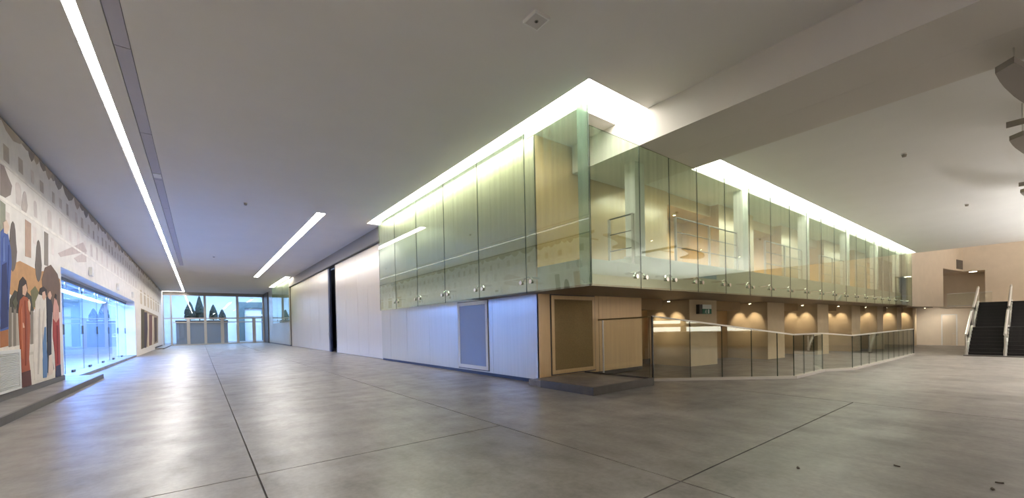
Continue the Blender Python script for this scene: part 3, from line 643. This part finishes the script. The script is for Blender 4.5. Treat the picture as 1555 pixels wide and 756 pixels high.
# ================================================================== BALUSTRADES
def rail_run(name, label, pts, joints, group=None, base=True, cap='cap', capw=.03):
    """pts: plan polyline (x, y, floor z, top z); joints: list of panel joint distances along it"""
    seg = []; acc = 0
    for p, q in zip(pts[:-1], pts[1:]):
        L = math.hypot(q[0]-p[0], q[1]-p[1]); seg.append((acc, L, p, q)); acc += L
    def at(s):
        for (a, L, p, q) in seg:
            if s <= a+L+1e-6: u = max(0, (s-a)/L); return [p[i]+(q[i]-p[i])*u for i in range(4)]
        return list(pts[-1])
    corner = [a for (a, L, p, q) in seg[1:]]
    cuts = sorted(set([0, acc]+[j for j in joints if all(abs(j-c_) > .3 for c_ in corner)]+corner))
    t = thing(name, label, 'balustrade', (pts[0][0], pts[0][1], pts[0][2]), group)
    for s0, s1 in zip(cuts[:-1], cuts[1:]):
        a, b_ = at(s0+.008), at(s1-.008); d = Vector((b_[0]-a[0], b_[1]-a[1], 0)).normalized(); n = Vector((-d.y, d.x, 0))*.009
        lo = [(a[0]-n.x, a[1]-n.y, a[2]+.06), (b_[0]-n.x, b_[1]-n.y, b_[2]+.06), (b_[0]+n.x, b_[1]+n.y, b_[2]+.06), (a[0]+n.x, a[1]+n.y, a[2]+.06)]
        hi = [(p[0], p[1], (a[3] if k in (0, 3) else b_[3])-.02) for k, p in enumerate(lo)]
        pane('glass_panel', [lo[1], lo[0], hi[0], hi[1]], [lo[2], lo[3], hi[3], hi[2]], 'g_rail', t)
        # cap and shoe follow each panel
        for nm, w, zl, zh, mm in (('cap_rail', capw, -.02, .02, cap), ('base_shoe', .07, .0, .07, 'alu')):
            a2, b2 = at(s0), at(s1); n2 = Vector((-d.y, d.x, 0))*w
            k = 3 if nm == 'cap_rail' else 2
            lo2 = [(a2[0]-n2.x, a2[1]-n2.y, a2[k]+zl), (b2[0]-n2.x, b2[1]-n2.y, b2[k]+zl), (b2[0]+n2.x, b2[1]+n2.y, b2[k]+zl), (a2[0]+n2.x, a2[1]+n2.y, a2[k]+zl)]
            hi2 = [(p[0], p[1], p[2]+zh-zl) for p in lo2]
            MB().hexa(lo2, hi2).build(nm, mm, t)
    return t
A = (9.97, 6.46); B = (13.67, 4.33); C = (16.8, 4.50); D = (18.3, 4.05); E_ = (32.5, 4.50)
def dist(*ps): return sum(math.hypot(q[0]-p[0], q[1]-p[1]) for p, q in zip(ps[:-1], ps[1:]))
def P4(p, zt): return (p[0], p[1], fz(p[0]), zt)
LA = dist(A, B); js = [1.10, 2.05, 2.95, 3.75]; js += [LA+1.0, LA+2.1]
LD = dist(A, B, C, D); js += [LD+1.35*k for k in range(1, 11)]
t = rail_run('glass_balustrade', 'long bent glass balustrade with thin metal cap before the niches', [P4(A, 1.78), P4(B, 1.17), P4(C, 1.12), P4(D, 1.0), P4(E_, .92)], js)
b = MB(); b.box(E_[0]-.03, E_[0]+.03, E_[1]-.03, E_[1]+.03, fz(E_[0]), .93); b.build('end_post', 'dsteel', t)
b = MB(); b.box(A[0]-.02, A[0]+.02, A[1]-.02, A[1]+.02, 0, 1.78); b.build('end_post', 'dsteel', t)
t = rail_run('glass_balustrade', 'short glass balustrade with dark rail from bronze grille to the long glass one', [(9.9, 8.26, 0, 1.72), (9.9, 6.50, 0, 1.76)], [], cap='gold_dark', capw=.035)
b = MB(); b.cyl((9.9, 8.1, 0), (9.9, 8.1, 1.7), .025); b.build('post', 'steel', t)

# ================================================================== EXIT SIGN
x0 = xr(1.84); ypr = yp(x0+.9)
t = thing('exit_sign', 'small green and white exit sign on the first tan pier', 'sign', (x0+1.1, ypr, 1.95))
sx0, sx1 = x0+.72, x0+1.42
bevel(bx('case', (sx0-.22, sx1, ypr-.14, ypr-.002, 1.90, 2.27), 'dsteel', t), .01)
bx('lamp_cover', (sx0, sx1, ypr-.155, ypr-.14, 2.10, 2.27), 'sign_white', t)
face = bx('sign_face', (sx0, sx1, ypr-.155, ypr-.14, 1.90, 2.10), 'green', t)
yf = ypr-.158
g = MB(); g.box(sx0+.40, sx0+.52, yf, yf+.003, 1.92, 2.08)
g.build('door_mark', 'sign_white', face)
g = MB(); g.cyl((sx0+.27, yf, 2.06), (sx0+.27, yf+.003, 2.06), .02, 10)
for a, b_ in (((.26, 2.035), (.23, 1.985)), ((.23, 1.985), (.28, 1.955)), ((.28, 1.955), (.27, 1.915)), ((.23, 1.985), (.19, 1.95)), ((.19, 1.95), (.15, 1.945)), ((.26, 2.03), (.31, 2.005)), ((.26, 2.03), (.21, 2.02)), ((.21, 2.02), (.18, 1.99))):
    g.cyl((sx0+a[0], yf+.001, a[1]), (sx0+b_[0], yf+.001, b_[1]), .011, 6)
g.build('running_figure', 'sign_white', face)

# ================================================================== NICHE AND GALLERY DOWNLIGHTS
def spot(name, label, x, y, z, aim, power, group, cone=75, blend=.8, colr=(1, .80, .55)):
    t = thing(name, label, 'light', (x, y, z), group)
    b = MB(); b.cyl((x, y, z-.06), (x, y, z-.001), .06, 14); b.build('housing', 'steel', t)
    b = MB(); b.cyl((x, y, z-.066), (x, y, z-.06), .045, 12); b.build('lens', 'e_spot', t)
    l = bpy.data.lights.new('beam', 'SPOT'); l.energy = power; l.color = colr; l.spot_size = math.radians(cone); l.spot_blend = blend; l.shadow_soft_size = .05
    lo = bpy.data.objects.new('beam', l); link(lo, t); lo.location = (0, 0, -.08)
    lo.rotation_euler = Vector(aim).to_track_quat('-Z', 'Y').to_euler()
    return t
onm = ['first', 'second', 'third', 'fourth', 'fifth', 'sixth', 'seventh']
for k, (xa, xb, y) in enumerate(NICHE):
    for j in range(2):
        spot('niche_downlight', '%s downlight of the %s tan niche from the gold corner' % (['front', 'rear'][j], onm[k]), xb-.55, y+.45+.7*j, 2.46, (.62, 0, -1), 85 if k < 5 else 120, 'downlights in the niches', cone=55)
for k, xa in enumerate(gp):
    spot('gallery_downlight', 'warm downlight in the gallery ceiling, %s bay from the glass corner' % onm[k], xa+3.2, 8.9, 5.95, (.1, .35, -1), 750, 'downlights along the gallery', cone=110)

# gallery columns and railings
for k in range(6):
    x = 9.75+6.55*k
    if x > 43: break
    t = thing('gallery_column', '%s slim white column behind the gallery glass from the glass corner' % onm[k], 'column', (x, 6.9, 3.42), 'white columns of the gallery')
    bevel(bx('shaft', (x-.22, x+.22, 6.62, 6.95, 3.42 if x > 9.6 else 3.18, 5.99 if x < 11.5 else ZH), 'white', t), .01)
    bx('base_plate', (x-.26, x+.26, 6.60, 6.99, 3.42, 3.44), 'steel', t)
def railing(label, p, q, z0, group):
    t = thing('gallery_railing', label, 'railing', (p[0], p[1], z0), group)
    d = Vector((q[0]-p[0], q[1]-p[1], 0)); n = max(1, round(d.length/1.9))
    for i in range(n+1):
        u = i/n; x, y = p[0]+d.x*u, p[1]+d.y*u
        bx('post', (x-.03, x+.03, y-.03, y+.03, z0, z0+1.36), 'alu', t)
    for zz, r in ((1.36, .022), (.92, .014), (.46, .014)):
        b = MB(); b.cyl((p[0], p[1], z0+zz), (q[0], q[1], z0+zz), r, 8); b.build('rail', 'dsteel', t)
railing('short three-bar metal railing inside the glass corner', (9.4, 7.40), (9.4, 6.62), 3.18, 'metal railings of the gallery')
for k in range(5):
    x = 9.75+6.55*k
    railing('three-bar metal railing in the %s bay behind the gallery glass' % onm[k], (x+1.9, 6.7), (x+6.0, 6.7), 3.42, 'metal railings of the gallery')

# ================================================================== STAIRS
X0, Y1, Y0 = 33.1, 2.5, -6.0; zb = fz(X0); N = 16; RISE = (2.42-zb)/N; GO = .33
t = thing('staircase', 'wide black staircase rising to the upper landing at the right', 'stairs', (X0, 0, zb-.02))
LAND = 7
def sx(i): return X0+GO*i+(1.3 if i > LAND else 0)
for i in range(N):
    x = sx(i); xe_ = sx(i+1) if i+1 < N else x+GO
    stp = bx('step', (x, xe_+.02 if i < N-1 else xe_+.2, Y0, Y1, zb+RISE*i-(.35 if i else .05), zb+RISE*(i+1)), 'stair', t)
    bx('nosing', (x-.02, x+.03, Y0, Y1, zb+RISE*(i+1)-.001, zb+RISE*(i+1)+.012), 'nose', stp)
bx('plinth', (X0-.35, X0, Y0, Y1+.15, zb-.02, zb+.06), 'dark', t)
STAIR = t
def stair_rail(label, y):
    xa, xm, xm2, xt = sx(0), sx(LAND+1)-1.3, sx(LAND+1), sx(N-1)+GO
    za, zm, zt = zb, zb+RISE*(LAND+1), 2.42; H = .95
    for a, b_ in (((xa-.1, za+.0), (xm, zm)), ((xm2-.3, zm), (xt, zt))):
        pts = [(a[0], y, a[1]+H+RISE), (b_[0]+.1, y, b_[1]+H)]
        hr = MB().tube(pts, .055, 10).build('handrail', 'steel', STAIR); hr['label'] = label
        MB().hexa([(a[0], y-.02, a[1]+.15), (b_[0], y-.02, b_[1]+.02), (b_[0], y+.02, b_[1]+.02), (a[0], y+.02, a[1]+.15)], [(a[0], y-.02, a[1]+H+RISE-.06), (b_[0], y-.02, b_[1]+H-.06), (b_[0], y+.02, b_[1]+H-.06), (a[0], y+.02, a[1]+H+RISE-.06)]).build('glass_panel', 'g_rail', hr)
        for (xx, zz) in (a, ((a[0]+b_[0])/2, (a[1]+b_[1])/2), b_):
            MB().cyl((xx, y, zz), (xx, y, zz+H+RISE*.5), .04, 8).build('post', 'steel', hr)
        MB().hexa([(a[0], y-.06, a[1]), (b_[0], y-.06, b_[1]), (b_[0], y+.06, b_[1]), (a[0], y+.06, a[1])], [(a[0], y-.06, a[1]+.28), (b_[0], y-.06, b_[1]+.12), (b_[0], y+.06, b_[1]+.12), (a[0], y+.06, a[1]+.28)]).build('stringer', 'steel', hr)
stair_rail('bright steel handrail', Y1+.06)
stair_rail('bright steel handrail', 1.25)
rail_run('landing_balustrade', 'glass balustrade on the upper landing left of the stairs', [(51, 5.0, 2.42, 3.5), (51, 2.56, 2.42, 3.5)], [], cap='steel')
t = thing('ceiling_downlight', 'round lit downlight in the recess above the upper landing', 'light', (55.9, 3.9, 5.58))
b = MB(); b.cyl((55.9, 3.9, 5.56), (55.9, 3.9, 5.579), .28, 16); b.build('rim', 'white', t)
b = MB(); b.cyl((55.9, 3.9, 5.55), (55.9, 3.9, 5.56), .24, 16); b.build('lens', emis('recess_lens', (1, .85, .65), 14), t)

# ================================================================== CURVED BAFFLES AT TOP RIGHT
def baffle(label, x, z, rod):
    t = thing('curved_baffle', label, 'baffle', (x, .3, z), 'curved hanging baffles of the right hall')
    Lf = [(0, .472), (.42, .443), (.76, .408), (1.38, .321), (1.91, .223), (2.6, .04), (3.2, -.2), (3.7, -.55), (4.0, -1.0)]
    Rt = [(-.2, .275), (-.02, .23), (.15, .188), (.62, .06), (1.1, -.1), (1.6, -.32), (2.05, -.6), (2.4, -.95), (2.6, -1.4)]
    b = MB(); th = .10
    for i in range(len(Lf)-1):
        q = [(x+Rt[i][0], Rt[i][1]), (x+Rt[i+1][0], Rt[i+1][1]), (x+Lf[i+1][0], Lf[i+1][1]), (x+Lf[i][0], Lf[i][1])]
        b.hexa([(*p, z) for p in q], [(*p, z+th) for p in q])
    b.build('blade', 'baffle', t)
    for i in (2, 6):
        px, py = x+(Lf[i][0]+Rt[i][0])/2, (Lf[i][1]+Rt[i][1])/2
        MB().cyl((px, py, z+th), (px, py, rod(px)-.004), .012, 6).build('suspension_rod', 'steel', t)
    if x > 11: bx('spreader_plate', (x-1.05, x-1.02, -1.6, .477, z, z+.12), 'fascia', t)
    if x > 11: bx('tie_bar', (x-1.02, x+.5, -.62, -.58, z+.04, z+.08), 'fascia', t)
rodz = lambda px: 6.0 if px < 11.5 else ZH
for i, x in enumerate((10.40, 14.65, 21.15)):
    baffle(['nearest', 'middle', 'farthest'][i]+' of three curved brown baffles hanging at the upper right', x, 5.5, rodz)

# unseen downlights added to brighten the right hall and the passage end
for k in range(4):
    spot('hall_downlight', '%s recessed downlight in the right hall ceiling from the beam' % onm[k], 15.5+5.6*k, -1.6, ZH, (0, .12, -1), 2600, 'downlights of the right hall', cone=120, colr=(1, .94, .85))
for k in range(2):
    spot('passage_downlight', '%s downlight before the cream door under the upper landing' % ['left', 'right'][k], 51.6, 7.2-.8*k, 2.42, (.9, -.35, -1), 620, 'downlights before the cream door', cone=120, colr=(1, .9, .76))

# ================================================================== LOBBY BEYOND THE ENTRANCE
def cypress(x, y, h, r, label, z):
    t = thing('cypress_tree', label, 'tree', (x, y, z), 'cypress trees beyond the entrance glass')
    MB().cyl((x, y, z), (x, y, z+.3*h), .07, 8).build('trunk', 'trunk', t)
    prof = [(r*math.sin(PI*min(1, .16+.84*u)**.62)**.8+.02, h*(.06+.94*u)) for u in [i/16 for i in range(17)]]
    MB().lathe((x, y, z), prof, 18, .12).build('crown', 'leaf', t)
for x, y, h, r, l in ((-1.05, 72, 2.7, .62, 'broad dark cypress behind the left entrance pane'), (.05, 72.6, 3.6, .52, 'tallest dark cypress behind the left entrance pane'), (1.65, 72.4, 2.35, .5, 'dark cypress just right of the first wide mullion'), (2.75, 73.4, 1.7, .45, 'smallest dark cypress next to the lobby portal')):
    cypress(x, y, h, r, l, 3.3)
t = thing('terrace', 'tall pale planter terrace carrying the cypress trees beyond the entrance', 'planter', (1, 73, 0))
bx('box', [(-2.6, 3.3, 71.2, 75.4, 0, 2.95)], 'mesh_grey', t)
bx('rim', [(-2.65, 3.35, 71.1, 75.45, 2.95, 3.3)], 'dark', t)
t = thing('lobby_portal', 'dark teal portal with lit doorway on the pale blue lobby wall', 'portal', (8, 81.8, 0))
bx('surround', [(5.4, 6.2, 81.4, 81.99, 0, 6.6), (11.4, 12.2, 81.4, 81.99, 0, 6.6), (6.2, 11.4, 81.4, 81.99, 5.6, 6.6)], 'teal', t)
bx('door_glass', [(6.2, 11.4, 81.85, 81.9, 0, 4.2)], 'bluewall', t)
bx('header', [(6.2, 11.4, 81.6, 81.99, 4.2, 4.5)], 'cream', t)
bx('mullion', [(8.7, 8.9, 81.7, 81.85, 0, 5.6)], 'teal', t)

# ================================================================== BEHIND THE VIEWER: counter added to put bright bands in the balustrade glass
t = thing('lit_counter', 'long counter with two lit shelves along the rear wall behind the viewer', 'counter', (13, -13.4, fz(13)))
bx('body', [(8.5, 19, -13.9, -13.1, fz(19), .82)], 'tan', t)
bx('worktop', [(8.4, 19.1, -13.95, -13.0, .82, .87)], 'dark', t)
bx('shelf', [(8.5, 19, -13.95, -13.6, 1.28, 1.42)], 'dark', t)
bx('back_panel', [(8.5, 19, -13.98, -13.95, .87, 2.3)], 'tan', t)
eb = emis('shelf_light', (1, .96, .86), 7)
for k in range(4): 
    bx('light_band', (8.7+2.6*k, 10.9+2.6*k, -13.94, -13.9, .92, 1.24), eb, t); bx('light_band', (8.7+2.6*k, 10.9+2.6*k, -13.94, -13.9, 1.5, 1.72), eb, t)
# dry leaf scraps on the floor
for k, (x, y, a) in enumerate(((5.13, 1.60, .4), (5.97, .96, 1.2), (6.07, .27, 2.0), (5.81, .30, .1))):
    z = .002; c_, s_ = math.cos(a), math.sin(a); b = MB()
    P = lambda u, v, zz: (x+u*c_-v*s_, y+u*s_+v*c_, zz)
    ring = [(-.03, 0), (-.012, -.014), (.012, -.012), (.032, .002), (.010, .013), (-.014, .011)]
    b.hexa([P(u, v, z) for u, v in ring], [P(u*.9, v*.9, z+.006+.006*abs(u)/.03) for u, v in ring])
    tag(b.build('leaf_scrap', 'trunk'), ['dark leaf scrap on the floor nearest the long joint', 'tiny dark leaf scrap alone on the floor at right', 'dark leaf scrap at the right, upper of two together', 'dark leaf scrap at the right, lower of two together'][k], 'leaf', 'leaf scraps on the floor')
